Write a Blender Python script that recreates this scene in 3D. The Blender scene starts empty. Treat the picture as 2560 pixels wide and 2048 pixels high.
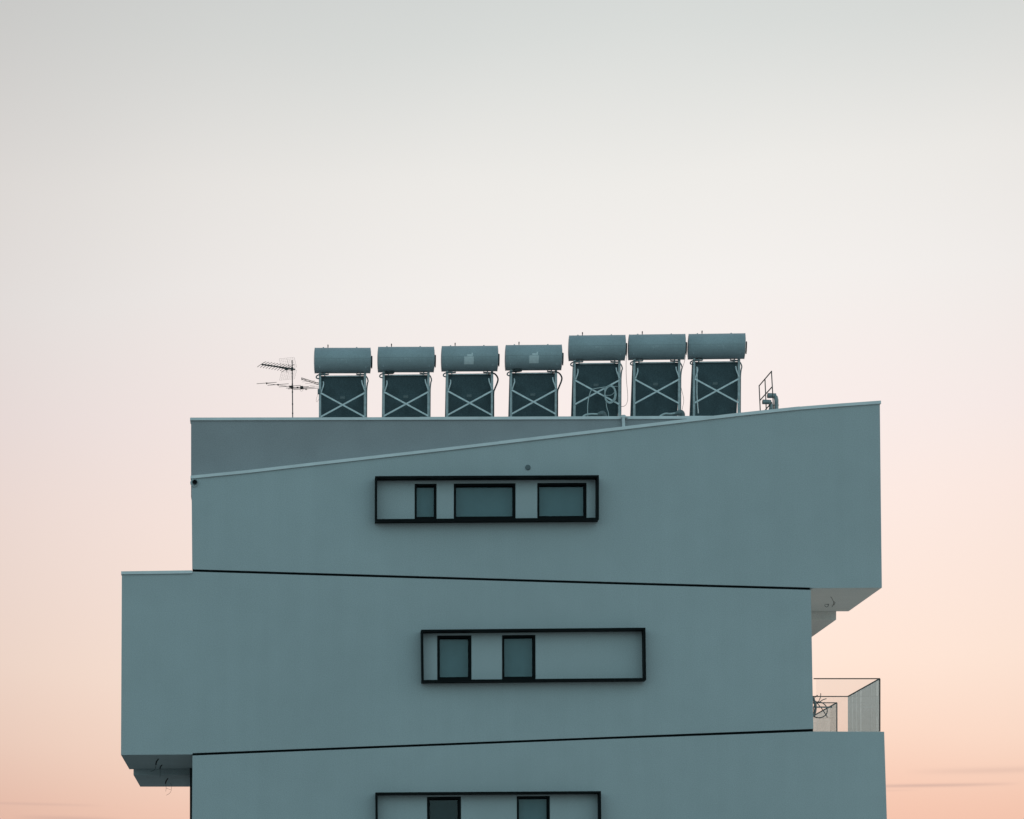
import bpy, math, random
from mathutils import Vector, Euler
from mathutils.geometry import tessellate_polygon

scene = bpy.context.scene
col = scene.collection
R = math.radians

# ------------------------------------------------------------------ measures
# the facade stands in the plane y = 0; the camera is level, 45 m in front of it, 1.6 m above the ground.
S = 0.0075          # metres per photograph pixel on the facade plane
D = 45.0            # camera distance
U0, V0 = 686.0, 2546.0
EYE = 1.6


def P(u, v, d=0.0):
    k = S * (D + d) / D
    return Vector(((u - U0) * k, d, EYE + (V0 - v) * k))


# ------------------------------------------------------------------ camera
cam = bpy.data.cameras.new("camera")
cam.sensor_width = 36.0
cam.lens = 36.0 * D / (2560 * S)
cam.shift_x = (1280 - U0) / 2560.0
cam.shift_y = (V0 - 1024) / 2560.0
cam.clip_start = 0.1
cam.clip_end = 6000
cam_o = bpy.data.objects.new("camera", cam)
cam_o.location = (0, -D, EYE)
cam_o.rotation_euler = (R(90), 0, 0)
col.objects.link(cam_o)
scene.camera = cam_o


def lin(r, g, b, a=1.0):
    f = lambda c: (c / 12.92 if c <= 0.04045 else ((c + 0.055) / 1.055) ** 2.4)
    return (f(r / 255), f(g / 255), f(b / 255), a)


# ------------------------------------------------------------------ sky
SUN_EL, SUN_AZ = R(1.2), R(72)       # afterglow: the sun has all but set, behind the building and to the right
world = bpy.data.worlds.new("World")
scene.world = world
world.use_nodes = True
nt = world.node_tree
nt.nodes.clear()


def wn(kind, **kw):
    n = nt.nodes.new(kind)
    for k, v in kw.items():
        setattr(n, k, v)
    return n


def wmath(op, a, b=None, c=None, clamp=False):
    n = nt.nodes.new("ShaderNodeMath")
    n.operation = op
    n.use_clamp = clamp
    for i, x in enumerate((a, b, c)):
        if x is None:
            continue
        if isinstance(x, (int, float)):
            n.inputs[i].default_value = x
        else:
            nt.links.new(x, n.inputs[i])
    return n.outputs[0]


def wmix(fac, a, b, blend="MIX"):
    n = nt.nodes.new("ShaderNodeMix")
    n.data_type = "RGBA"
    n.blend_type = blend
    for sock, x in ((n.inputs[0], fac), (n.inputs[6], a), (n.inputs[7], b)):
        if isinstance(x, (int, float)):
            sock.default_value = x
        elif isinstance(x, tuple):
            sock.default_value = x
        else:
            nt.links.new(x, sock)
    return n.outputs[2]


def wramp(x, stops, lo, hi):
    m = nt.nodes.new("ShaderNodeMapRange")
    m.inputs["From Min"].default_value = lo
    m.inputs["From Max"].default_value = hi
    nt.links.new(x, m.inputs["Value"])
    r = nt.nodes.new("ShaderNodeValToRGB")
    r.color_ramp.interpolation = "EASE" if len(stops) < 3 else "LINEAR"
    el = r.color_ramp.elements
    while len(el) < len(stops):
        el.new(0.5)
    for e, (p, c) in zip(el, stops):
        e.position = (p - lo) / (hi - lo)
        e.color = c
    nt.links.new(m.outputs[0], r.inputs[0])
    return r.outputs[0]


tc = wn("ShaderNodeTexCoord")
sep = wn("ShaderNodeSeparateXYZ")
nt.links.new(tc.outputs["Generated"], sep.inputs[0])
X, Y, Z = sep.outputs
# broad soft unevenness of a thin dusk haze
ns = wn("ShaderNodeTexNoise")
ns.inputs["Scale"].default_value = 5.0
ns.inputs["Detail"].default_value = 2.0
nt.links.new(tc.outputs["Generated"], ns.inputs["Vector"])
zz = wmath("ADD", Z, wmath("MULTIPLY", wmath("SUBTRACT", ns.outputs["Fac"], 0.5), 0.035))
front = wramp(zz, [
    (-0.10, lin(150, 128, 122)), (0.0, lin(210, 150, 138)), (0.06, lin(230, 176, 160)), (0.087, lin(239, 193, 176)),
    (0.113, lin(246, 211, 195)), (0.143, lin(250, 223, 209)), (0.206, lin(249, 229, 222)), (0.240, lin(245, 231, 228)),
    (0.287, lin(240, 235, 232)), (0.328, lin(234, 231, 227)), (0.381, lin(213, 215, 212)), (0.41, lin(204, 207, 205)),
    (0.50, lin(190, 196, 200)), (1.0, lin(112, 132, 144))], -0.10, 1.0)
# the glow is brightest low down and a little to the right; it fades and turns pinker to the sides
az = wmath("DIVIDE", X, wmath("MAXIMUM", wmath("ABSOLUTE", Y), 0.25))
da = wmath("SUBTRACT", az, 0.16)
fall = wmath("MULTIPLY", wmath("MINIMUM", wmath("MULTIPLY", da, da), 0.16), 3.3)
front = wmix(fall, front, (0.30, 0.22, 0.22, 1.0), "MIX")
# thin grey streaks of cloud close to the horizon
wob = wmath("MULTIPLY", wmath("SUBTRACT", ns.outputs["Fac"], 0.5), 0.004)


def streak(c, zc, width, az0, az1, amp):
    """one long thin wisp: fades out above, below and towards both ends"""
    dz = wmath("DIVIDE", wmath("SUBTRACT", wmath("ADD", Z, wob), zc), width)
    body = wmath("POWER", 2.718, wmath("MULTIPLY", wmath("MULTIPLY", dz, dz), -1.0))
    t = wmath("DIVIDE", wmath("SUBTRACT", az, (az0 + az1) / 2), (az1 - az0) / 2)
    ends = wmath("SUBTRACT", 1.0, wmath("MULTIPLY", t, t), clamp=True)
    return wmix(wmath("MULTIPLY", wmath("MULTIPLY", body, ends), amp, clamp=True), c, lin(176, 146, 146), "MIX")


for st in ((0.0930, 0.0007, 0.232, 0.312, 0.48), (0.0912, 0.0004, 0.215, 0.270, 0.20), (0.0985, 0.0013, 0.262, 0.345, 0.24),
           (0.0886, 0.0006, -0.135, -0.070, 0.22), (0.0830, 0.0010, -0.110, -0.062, 0.30), (0.1010, 0.0012, -0.36, -0.16, 0.25)):
    front = streak(front, *st)
# the dim half of the dusk sky, behind the photographer
back = wramp(Z, [(-0.10, (0.10, 0.13, 0.14, 1)), (0.0, (0.40, 0.60, 0.64, 1)), (0.30, (0.47, 0.76, 0.83, 1)),
                 (1.0, lin(112, 132, 144))], -0.10, 1.0)
side = wn("ShaderNodeMapRange", interpolation_type="SMOOTHSTEP")
side.inputs["From Min"].default_value = 0.45
side.inputs["From Max"].default_value = -0.25
nt.links.new(wmath("ADD", Y, wmath("MULTIPLY", X, 0.35)), side.inputs["Value"])
skycol = wmix(side.outputs[0], front, back)
bg_glow = wn("ShaderNodeBackground")
bg_glow.inputs["Strength"].default_value = 1.0
nt.links.new(skycol, bg_glow.inputs["Color"])
sky = wn("ShaderNodeTexSky", sky_type="NISHITA", sun_disc=False)
sky.sun_elevation = SUN_EL
sky.sun_rotation = SUN_AZ
bg_sky = wn("ShaderNodeBackground")
bg_sky.inputs["Strength"].default_value = 0.05
nt.links.new(sky.outputs[0], bg_sky.inputs["Color"])
add = wn("ShaderNodeAddShader")
nt.links.new(bg_glow.outputs[0], add.inputs[0])
nt.links.new(bg_sky.outputs[0], add.inputs[1])
wout = wn("ShaderNodeOutputWorld")
nt.links.new(add.outputs[0], wout.inputs["Surface"])

# ------------------------------------------------------------------ sun (last warm light, low behind the building)
sl = bpy.data.lights.new("sun", "SUN")
sl.energy = 1.5
sl.angle = R(12)
sl.color = (1.0, 0.80, 0.66)
sun = bpy.data.objects.new("sun", sl)
dirv = Vector((math.sin(SUN_AZ) * math.cos(SUN_EL), math.cos(SUN_AZ) * math.cos(SUN_EL), math.sin(SUN_EL)))
sun.rotation_euler = dirv.to_track_quat("Z", "Y").to_euler()
sun.location = (40, 30, 30)
col.objects.link(sun)

scene.view_settings.view_transform = "Standard"
scene.view_settings.look = "None"
scene.view_settings.exposure = 0.0
scene.view_settings.gamma = 1.0
scene.view_settings.use_curve_mapping = False


# ------------------------------------------------------------------ materials
def material(name, color, rough=0.6, metal=0.0, var=0.10, scale=6.0, speck=0.0, speck_scale=300.0, bump=0.0,
             bump_scale=120.0, spec=0.5, coat=0.0, large=0.0, streak=0.0):
    m = bpy.data.materials.new(name)
    m.use_nodes = True
    t = m.node_tree
    b = t.nodes["Principled BSDF"]
    b.inputs["Roughness"].default_value = rough
    b.inputs["Metallic"].default_value = metal
    b.inputs["Specular IOR Level"].default_value = spec
    b.inputs["Coat Weight"].default_value = coat
    co = t.nodes.new("ShaderNodeTexCoord")
    c = None
    base = t.nodes.new("ShaderNodeRGB")
    base.outputs[0].default_value = (*color, 1.0)
    c = base.outputs[0]

    def layer(c, sc, amount, detail, stretch=None):
        n = t.nodes.new("ShaderNodeTexNoise")
        n.inputs["Scale"].default_value = sc
        n.inputs["Detail"].default_value = detail
        if stretch:
            mpn = t.nodes.new("ShaderNodeMapping")
            mpn.inputs["Scale"].default_value = stretch
            t.links.new(co.outputs["Object"], mpn.inputs["Vector"])
            t.links.new(mpn.outputs[0], n.inputs["Vector"])
        else:
            t.links.new(co.outputs["Object"], n.inputs["Vector"])
        r = t.nodes.new("ShaderNodeMapRange")
        r.inputs["From Min"].default_value = 0.3
        r.inputs["From Max"].default_value = 0.7
        r.inputs["To Min"].default_value = 1.0 - amount
        r.inputs["To Max"].default_value = 1.0 + amount
        t.links.new(n.outputs["Fac"], r.inputs["Value"])
        v = t.nodes.new("ShaderNodeVectorMath")
        v.operation = "SCALE"
        t.links.new(c, v.inputs[0])
        t.links.new(r.outputs[0], v.inputs["Scale"])
        return v.outputs[0]

    if var:
        c = layer(c, scale, var, 4.0)
    if large:
        c = layer(c, 0.28, large, 2.0)
    if streak:
        c = layer(c, 1.0, streak, 4.0, (5.0, 5.0, 0.25))
    if speck:
        c = layer(c, speck_scale, speck, 1.0)
    t.links.new(c, b.inputs["Base Color"])
    if bump:
        n = t.nodes.new("ShaderNodeTexNoise")
        n.inputs["Scale"].default_value = bump_scale
        n.inputs["Detail"].default_value = 3.0
        t.links.new(co.outputs["Object"], n.inputs["Vector"])
        bp = t.nodes.new("ShaderNodeBump")
        bp.inputs["Strength"].default_value = bump
        bp.inputs["Distance"].default_value = 0.004
        t.links.new(n.outputs["Fac"], bp.inputs["Height"])
        t.links.new(bp.outputs[0], b.inputs["Normal"])
    return m


def glass_material(name, tint, ior=1.45, rough=0.02, coat=(0.95, 0.97, 1.0)):
    m = bpy.data.materials.new(name)
    m.use_nodes = True
    t = m.node_tree
    t.nodes.clear()
    tr = t.nodes.new("ShaderNodeBsdfTransparent")
    co = t.nodes.new("ShaderNodeTexCoord")
    n = t.nodes.new("ShaderNodeTexNoise")
    n.inputs["Scale"].default_value = 3.0
    t.links.new(co.outputs["Object"], n.inputs["Vector"])
    mx = t.nodes.new("ShaderNodeMix")
    mx.data_type = "RGBA"
    mx.inputs[6].default_value = (*tint, 1)
    mx.inputs[7].default_value = (*[min(1, c * 1.02) for c in tint], 1)
    t.links.new(n.outputs["Fac"], mx.inputs[0])
    t.links.new(mx.outputs[2], tr.inputs["Color"])
    gl = t.nodes.new("ShaderNodeBsdfGlossy")
    gl.inputs["Roughness"].default_value = rough
    gl.inputs["Color"].default_value = (*coat, 1)
    fr = t.nodes.new("ShaderNodeFresnel")
    fr.inputs["IOR"].default_value = ior
    ms = t.nodes.new("ShaderNodeMixShader")
    ge = t.nodes.new("ShaderNodeNewGeometry")       # the far side of the thin pane adds no second mirror
    one = t.nodes.new("ShaderNodeMath")
    one.operation = "SUBTRACT"
    one.inputs[0].default_value = 1.0
    t.links.new(ge.outputs["Backfacing"], one.inputs[1])
    mu = t.nodes.new("ShaderNodeMath")
    mu.operation = "MULTIPLY"
    t.links.new(fr.outputs[0], mu.inputs[0])
    t.links.new(one.outputs[0], mu.inputs[1])
    t.links.new(mu.outputs[0], ms.inputs[0])
    t.links.new(tr.outputs[0], ms.inputs[1])
    t.links.new(gl.outputs[0], ms.inputs[2])
    o = t.nodes.new("ShaderNodeOutputMaterial")
    t.links.new(ms.outputs[0], o.inputs["Surface"])
    return m


M = {}
M["render_paint"] = material("pale_grey_render", (0.425, 0.478, 0.490), 0.75, var=0.02, scale=2.2, large=0.035, speck=0.11,
                             speck_scale=60, bump=0.35, bump_scale=160, streak=0.015)
M["parapet_paint"] = material("mid_grey_render", (0.325, 0.335, 0.350), 0.8, var=0.04, scale=2.0, large=0.06, speck=0.14,
                              speck_scale=60, bump=0.35, bump_scale=160)
M["coping"] = material("coping_metal", (0.66, 0.685, 0.69), 0.45, var=0.05, scale=2.5, streak=0.04, spec=0.5)
M["black_metal"] = material("black_powder_coat", (0.0035, 0.0055, 0.006), 0.6, var=0.15, scale=5, spec=0.10)
M["gap"] = material("joint_black", (0.006, 0.008, 0.009), 0.9, var=0.2, scale=8, spec=0.1)
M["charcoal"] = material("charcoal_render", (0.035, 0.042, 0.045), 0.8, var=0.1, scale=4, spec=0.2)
M["blind"] = material("window_blind", (0.365, 0.435, 0.465), 0.8, var=0.05, scale=3, streak=0.03)
M["dark_room"] = material("dark_room_sheet", (0.008, 0.036, 0.046), 0.9, var=0.3, scale=4, streak=0.2)
M["window_glass"] = glass_material("window_glass", (0.73, 0.80, 0.805), 1.5, coat=(0.82, 0.94, 0.96))
M["side_glass"] = glass_material("tinted_side_glass", (0.62, 0.74, 0.79), 1.9)
M["pale_side_glass"] = glass_material("pale_side_glass", (0.80, 0.87, 0.89), 1.55)
M["rail_glass"] = glass_material("balustrade_glass", (0.955, 0.95, 0.945), 1.45)
M["tank"] = material("tank_grey_paint", (0.325, 0.395, 0.42), 0.42, metal=0.0, var=0.09, scale=3, speck=0.14, speck_scale=70,
                     streak=0.0, spec=0.5)
M["galv"] = material("galvanised_steel", (0.66, 0.72, 0.735), 0.5, metal=0.15, var=0.15, scale=14, speck=0.08, speck_scale=120)
M["leg_galv"] = material("leg_galvanised_steel", (0.42, 0.47, 0.48), 0.55, metal=0.15, var=0.2, scale=14, speck=0.12, speck_scale=90)
M["dull_galv"] = material("weathered_galvanised_steel", (0.22, 0.26, 0.27), 0.55, metal=0.2, var=0.2, scale=14)
M["panel_back"] = material("collector_back_sheet", (0.066, 0.106, 0.120), 0.7, var=0.16, scale=4, speck=0.22, speck_scale=60)
M["panel_glass"] = material("collector_glass", (0.015, 0.02, 0.03), 0.08, var=0.05, scale=3)
M["plate"] = material("faded_label", (0.16, 0.20, 0.21), 0.6, var=0.25, scale=60)
M["sticker"] = material("paper_sticker", (0.66, 0.72, 0.73), 0.6, var=0.08, scale=20)
M["faint_mark"] = material("faint_print", (0.45, 0.52, 0.545), 0.6, var=0.15, scale=40)
M["rubber"] = material("black_rubber", (0.030, 0.042, 0.046), 0.6, var=0.2, scale=20)
M["hose"] = material("grey_insulation", (0.16, 0.20, 0.21), 0.7, var=0.2, scale=25, bump=0.3, bump_scale=60)
M["pale_hose"] = material("pale_plastic_hose", (0.52, 0.60, 0.61), 0.5, var=0.1, scale=25)
M["brown_cable"] = material("brown_cable", (0.055, 0.035, 0.030), 0.6, var=0.2, scale=30)
M["red_cable"] = material("red_cable", (0.32, 0.11, 0.10), 0.6, var=0.2, scale=30)
M["aerial"] = material("aerial_metal", (0.030, 0.042, 0.042), 0.45, metal=0.3, var=0.25, scale=30)
M["aerial_plastic"] = material("aerial_plastic", (0.05, 0.030, 0.028), 0.5, var=0.2, scale=30)
M["wire_grid"] = material("reflector_wire", (0.16, 0.15, 0.15), 0.45, metal=0.4, var=0.15, scale=30)
M["rail_metal"] = material("rail_metal", (0.062, 0.042, 0.034), 0.5, metal=0.2, var=0.2, scale=12)
M["guard"] = material("guard_rail_steel", (0.075, 0.085, 0.082), 0.5, metal=0.3, var=0.25, scale=14)
M["duct"] = material("vent_duct_steel", (0.24, 0.29, 0.30), 0.45, metal=0.25, var=0.18, scale=10)
M["soffit_lit_tone"] = material("lit_toned_soffit", (0.76, 0.75, 0.72), 0.8, var=0.03, scale=2.0, large=0.04, speck=0.10, speck_scale=60, bump=0.3, bump_scale=160)  # warm light on the right overhang is mixed into this colour
M["tile"] = material("terrace_tile", (0.62, 0.60, 0.57), 0.6, var=0.08, scale=3)
M["roofing"] = material("roof_membrane", (0.32, 0.33, 0.33), 0.85, var=0.12, scale=1.5, bump=0.3, bump_scale=40)
M["ground"] = material("ground_concrete", (0.23, 0.23, 0.225), 0.9, var=0.18, scale=0.15, speck=0.15, speck_scale=8, bump=0.3, bump_scale=8)
M["bounce_paving"] = material("pale_bounce_paving", (0.72, 0.68, 0.63), 0.8, var=0.10, scale=0.6, speck=0.08, speck_scale=6, bump=0.2, bump_scale=12)
M["lamp_grey"] = material("vent_grille_grey", (0.12, 0.155, 0.165), 0.6, var=0.15, scale=30)
M["cable"] = material("black_cable", (0.012, 0.018, 0.020), 0.6, var=0.2, scale=30)


# ------------------------------------------------------------------ mesh helpers
class MB:
    """collects shapes in world coordinates, then links them as one mesh object"""

    def __init__(self):
        self.v, self.f, self.s = [], [], []

    def add(self, verts, faces, smooth=False):
        o = len(self.v)
        self.v += [Vector(x) for x in verts]
        for f in faces:
            self.f.append([o + i for i in f])
            self.s.append(smooth)

    def box(self, lo, hi):
        x0, y0, z0 = lo
        x1, y1, z1 = hi
        self.add([(x0, y0, z0), (x1, y0, z0), (x1, y1, z0), (x0, y1, z0), (x0, y0, z1), (x1, y0, z1), (x1, y1, z1), (x0, y1, z1)],
                 [(3, 2, 1, 0), (4, 5, 6, 7), (0, 1, 5, 4), (1, 2, 6, 5), (2, 3, 7, 6), (3, 0, 4, 7)])

    def hexa(self, p8):
        """eight corners: bottom ring 0-3, top ring 4-7"""
        self.add(p8, [(3, 2, 1, 0), (4, 5, 6, 7), (0, 1, 5, 4), (1, 2, 6, 5), (2, 3, 7, 6), (3, 0, 4, 7)])

    def bar(self, a, b, w, h, up=(0, 1, 0)):
        """rectangular bar from a to b, w across, h along up"""
        a, b = Vector(a), Vector(b)
        t = (b - a).normalized()
        up = Vector(up)
        n = (up - t * up.dot(t)).normalized()
        s = t.cross(n).normalized()
        ring = [(-w / 2, -h / 2), (w / 2, -h / 2), (w / 2, h / 2), (-w / 2, h / 2)]
        self.hexa([a + s * p + n * q for p, q in ring] + [b + s * p + n * q for p, q in ring])

    def tube(self, pts, r, seg=8, cap=True, radii=None):
        pts = [Vector(p) for p in pts]
        n = len(pts)
        frames = []
        prev = None
        for i, p in enumerate(pts):
            a = pts[max(i - 1, 0)]
            b = pts[min(i + 1, n - 1)]
            t = (b - a).normalized()
            if prev is None:
                ref = Vector((0, 0, 1)) if abs(t.z) < 0.9 else Vector((0, 1, 0))
                x = (ref - t * ref.dot(t)).normalized()
            else:
                x = (prev - t * prev.dot(t)).normalized()
            prev = x
            frames.append((p, x, t.cross(x)))
        verts, faces = [], []
        for i, (p, x, y) in enumerate(frames):
            rr = radii[i] if radii else r
            # keep the width through a bend
            for k in range(seg):
                a = 2 * math.pi * k / seg
                verts.append(p + (x * math.cos(a) + y * math.sin(a)) * rr)
        for i in range(n - 1):
            for k in range(seg):
                k2 = (k + 1) % seg
                faces.append((i * seg + k, i * seg + k2, (i + 1) * seg + k2, (i + 1) * seg + k))
        self.add(verts, faces, True)
        if cap:
            self.add(verts[:seg], [tuple(reversed(range(seg)))])
            self.add(verts[-seg:], [tuple(range(seg))])

    def lathe_x(self, c, prof, seg=48):
        """profile [(x, r)] turned about the x axis through c"""
        c = Vector(c)
        verts, faces = [], []
        for x, r in prof:
            for k in range(seg):
                a = 2 * math.pi * k / seg
                verts.append(c + Vector((x, math.cos(a) * r, math.sin(a) * r)))
        for i in range(len(prof) - 1):
            for k in range(seg):
                k2 = (k + 1) % seg
                faces.append((i * seg + k, (i + 1) * seg + k, (i + 1) * seg + k2, i * seg + k2))
        self.add(verts, faces, True)

    def patch(self, c, r, x0, x1, z0, z1, n=6):
        """thin sheet laid on the camera side of a tank of radius r about c"""
        c = Vector(c)
        verts, faces = [], []
        for i in range(n + 1):
            z = z0 + (z1 - z0) * i / n
            for rr in (r - 0.004, r):
                y = -math.sqrt(max(rr * rr - z * z, 0))
                for x in (x0, x1):
                    verts.append(c + Vector((x, y, z)))
        for i in range(n):
            o = i * 4
            faces.append((o + 2, o + 3, o + 7, o + 6))
            faces.append((o + 0, o + 4, o + 5, o + 1))
            faces.append((o + 0, o + 2, o + 6, o + 4))
            faces.append((o + 1, o + 5, o + 7, o + 3))
        faces.append((0, 1, 3, 2))
        faces.append((n * 4, n * 4 + 2, n * 4 + 3, n * 4 + 1))
        self.add(verts, faces)

    def build(self, name, mat, parent=None, origin=(0, 0, 0), top=None):
        me = bpy.data.meshes.new(name)
        o = Vector(origin)
        me.from_pydata([v - o for v in self.v], [], self.f)
        me.polygons.foreach_set("use_smooth", self.s)
        me.materials.append(M[mat])
        me.validate()
        me.update()
        ob = bpy.data.objects.new(name, me)
        col.objects.link(ob)
        if parent:
            ob.parent = parent
        else:
            ob.location = o
        return ob


def thing(name, label, cat, loc, group=None):
    o = bpy.data.objects.new(name, None)
    o.empty_display_size = 0.2
    o.location = loc
    col.objects.link(o)
    tag(o, label, cat, group)
    return o


def tag(o, label, cat, group=None):
    o["label"] = label
    o["category"] = cat
    if group:
        o["group"] = group


def curve(pts, n=6):
    """Catmull-Rom through pts"""
    pts = [Vector(p) for p in pts]
    if len(pts) < 3:
        return pts
    q = [pts[0] * 2 - pts[1]] + pts + [pts[-1] * 2 - pts[-2]]
    out = []
    for i in range(1, len(q) - 2):
        a, b, c, d = q[i - 1], q[i], q[i + 1], q[i + 2]
        for k in range(n):
            t = k / n
            out.append(0.5 * ((2 * b) + (c - a) * t + (2 * a - 5 * b + 4 * c - d) * t * t + (3 * b - a - 3 * c + d) * t ** 3))
    out.append(pts[-1])
    return out


# ------------------------------------------------------------------ ground
g = MB()
rings, seg = [0, 30, 90, 300, 1000, 3000], 48
gv = [(7, 0, 0)]
gf = []
for r in rings[1:]:
    for k in range(seg):
        a = 2 * math.pi * k / seg
        gv.append((7 + r * math.cos(a), r * math.sin(a), 0))
for k in range(seg):
    gf.append((0, 1 + k, 1 + (k + 1) % seg))
for j in range(len(rings) - 2):
    for k in range(seg):
        k2 = (k + 1) % seg
        a, b = 1 + j * seg, 1 + (j + 1) * seg
        gf.append((a + k, b + k, b + k2, a + k2))
g.add(gv, gf)
g.build("ground", "ground")["kind"] = "structure"

# unseen pale ground added right and behind to bounce light up at the overhang
pv = MB()
pv.box((11.75, -14.0, -0.02), (60.0, 55.0, 0.12))
pv.box((-3.0, 12.2, -0.02), (11.745, 55.0, 0.12))
pv.build("bounce_ground", "bounce_paving")["kind"] = "structure"

# ------------------------------------------------------------------ the building
BO = Vector((5.0, 1.5, 0.0))
bld = thing("apartment_building", "pale grey modern apartment building of stacked shifted blocks with black framed window bands",
            "building", BO)


def bpart(mb, name, mat, parent=None):
    return mb.build(name, mat, parent or bld, BO)


def block(outline, d0, d1, holes=(), tunnel=0.16):
    """prism with the outline (photo pixels at depth d0) as its front, straight back to d1, with window openings"""
    mb = MB()
    front = [P(u, v, d0) for u, v in outline]
    hl = []
    for (u1, v1, u2, v2, u3, v3, u4, v4) in holes:      # tl, tr, br, bl
        hl.append([P(u1, v1, d0), P(u2, v2, d0), P(u3, v3, d0), P(u4, v4, d0)])
    polys = [front] + hl
    flat = [p for poly in polys for p in poly]
    tri = tessellate_polygon([[Vector((p.x, p.z, 0)) for p in poly] for poly in polys])
    fixed = []
    for t in tri:
        a, b, c = (flat[i] for i in t)
        nrm = (b - a).cross(c - a)
        fixed.append(tuple(t) if nrm.y < 0 else tuple(reversed(t)))
    mb.add(flat, fixed)
    bk = [Vector((p.x, d1, p.z)) for p in front]
    n = len(front)
    tri = tessellate_polygon([[Vector((p.x, p.z, 0)) for p in bk]])
    mb.add(bk, [tuple(t) if (bk[t[1]] - bk[t[0]]).cross(bk[t[2]] - bk[t[0]]).y > 0 else tuple(reversed(t)) for t in tri])
    mb.add(front + bk, [(i, n + i, n + (i + 1) % n, (i + 1) % n) for i in range(n)])
    for h in hl:
        hb = [Vector((p.x, d0 + tunnel, p.z)) for p in h]
        mb.add(h + hb, [(i, (i + 1) % 4, 4 + (i + 1) % 4, 4 + i) for i in range(4)])
    return mb


def lerp_line(pts, u):
    for (a, va), (b, vb) in zip(pts, pts[1:]):
        if u <= b:
            return va + (vb - va) * (u - a) / (b - a)
    return pts[-1][1]


SLOPE = [(478.8, 1190.8), (620, 1176.8), (780, 1158.2), (960, 1138.0), (1120, 1120.0), (1400, 1087.0), (1640, 1058.6), (1840, 1035.0),
         (1930, 1025.4), (2000, 1018.2), (2100, 1010.4), (2199.6, 1003.2)]
FRONT_D = 2.6

# the openings (outer edge of each window): tl, tr, br, bl
W_TOP = [(1036.6, 1209.9, 1091.5, 1209.6, 1091.5, 1303.0, 1036.6, 1303.3, 4.2),
         (1134.5, 1209.2, 1288.9, 1208.2, 1288.9, 1302.0, 1134.5, 1302.8, 4.8),
         (1343.2, 1207.8, 1466.4, 1207.2, 1466.4, 1300.8, 1343.2, 1301.6, 4.6)]
W_MID = [(1092.8, 1589.2, 1178.6, 1588.6, 1178.8, 1703.4, 1093.2, 1704.0, 5.6),
         (1255.0, 1588.2, 1338.6, 1587.4, 1339.0, 1702.4, 1255.3, 1703.0, 5.0)]
W_LOW = [(1067.4, 1992.5, 1152.5, 1991.6, 1153.0, 2104.0, 1067.9, 2104.6, 6.0),
         (1291.8, 1991.0, 1374.5, 1990.2, 1375.0, 2102.6, 1292.3, 2103.2, 4.8)]

top_outline = SLOPE + [(2202.0, 1240), (2204.7, 1469.3), (2030.0, 1470.2), (2024.8, 1468.9), (1500, 1454.0), (1000, 1438.9), (480.6, 1423.2)]
bpart(block(top_outline, 0, FRONT_D, [w[:8] for w in W_TOP]), "wall", "render_paint")
mid_outline = [(304.6, 1430.0), (479.8, 1427.6), (483.0, 1429.4), (1000, 1445.0), (1500, 1460.0), (2026.8, 1475.2), (2029.2, 1590), (2033.2, 1822.2),
               (1500, 1843.0), (1000, 1862.6), (482.0, 1883.0), (480.4, 1886.2), (302.4, 1887.5), (303.6, 1650)]
bpart(block(mid_outline, 0, FRONT_D, [w[:8] for w in W_MID]), "wall", "render_paint")
low_outline = [(481.2, 1889.2), (1000, 1868.4), (1500, 1848.7), (2033.0, 1829.0), (2210.4, 1829.6), (2217.2, 2048), (2226.0, 2300), (2234.0, 2757),
               (480.0, 2757), (480.2, 2048)]
bpart(block(low_outline, 0, 6.3, [w[:8] for w in W_LOW]), "wall", "render_paint")


def gap_strip(pts, h0, h1):
    """dark recessed joint between two blocks: pts are its upper edge, filled a little deeper and hidden by the walls above and below"""
    mb = MB()
    for (ua, va), (ub, vb) in zip(pts, pts[1:]):
        d = 0.035
        mb.hexa([P(ua, va + h1, d), P(ub, vb + h1, d), P(ub, vb + h1, d) + Vector((0, 2.3, 0)), P(ua, va + h1, d) + Vector((0, 2.3, 0)),
                 P(ua, va - h0, d), P(ub, vb - h0, d), P(ub, vb - h0, d) + Vector((0, 2.3, 0)), P(ua, va - h0, d) + Vector((0, 2.3, 0))])
    return mb


bpart(gap_strip([(481.5, 1423.2), (1000, 1438.9), (1500, 1454.0), (2024.6, 1468.9)], 1.5, 9), "shadow_gap", "gap")
bpart(gap_strip([(482.4, 1883.0), (1000, 1862.6), (1500, 1843.0), (2032.8, 1822.2)], 1.5, 9), "shadow_gap", "gap")


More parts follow.
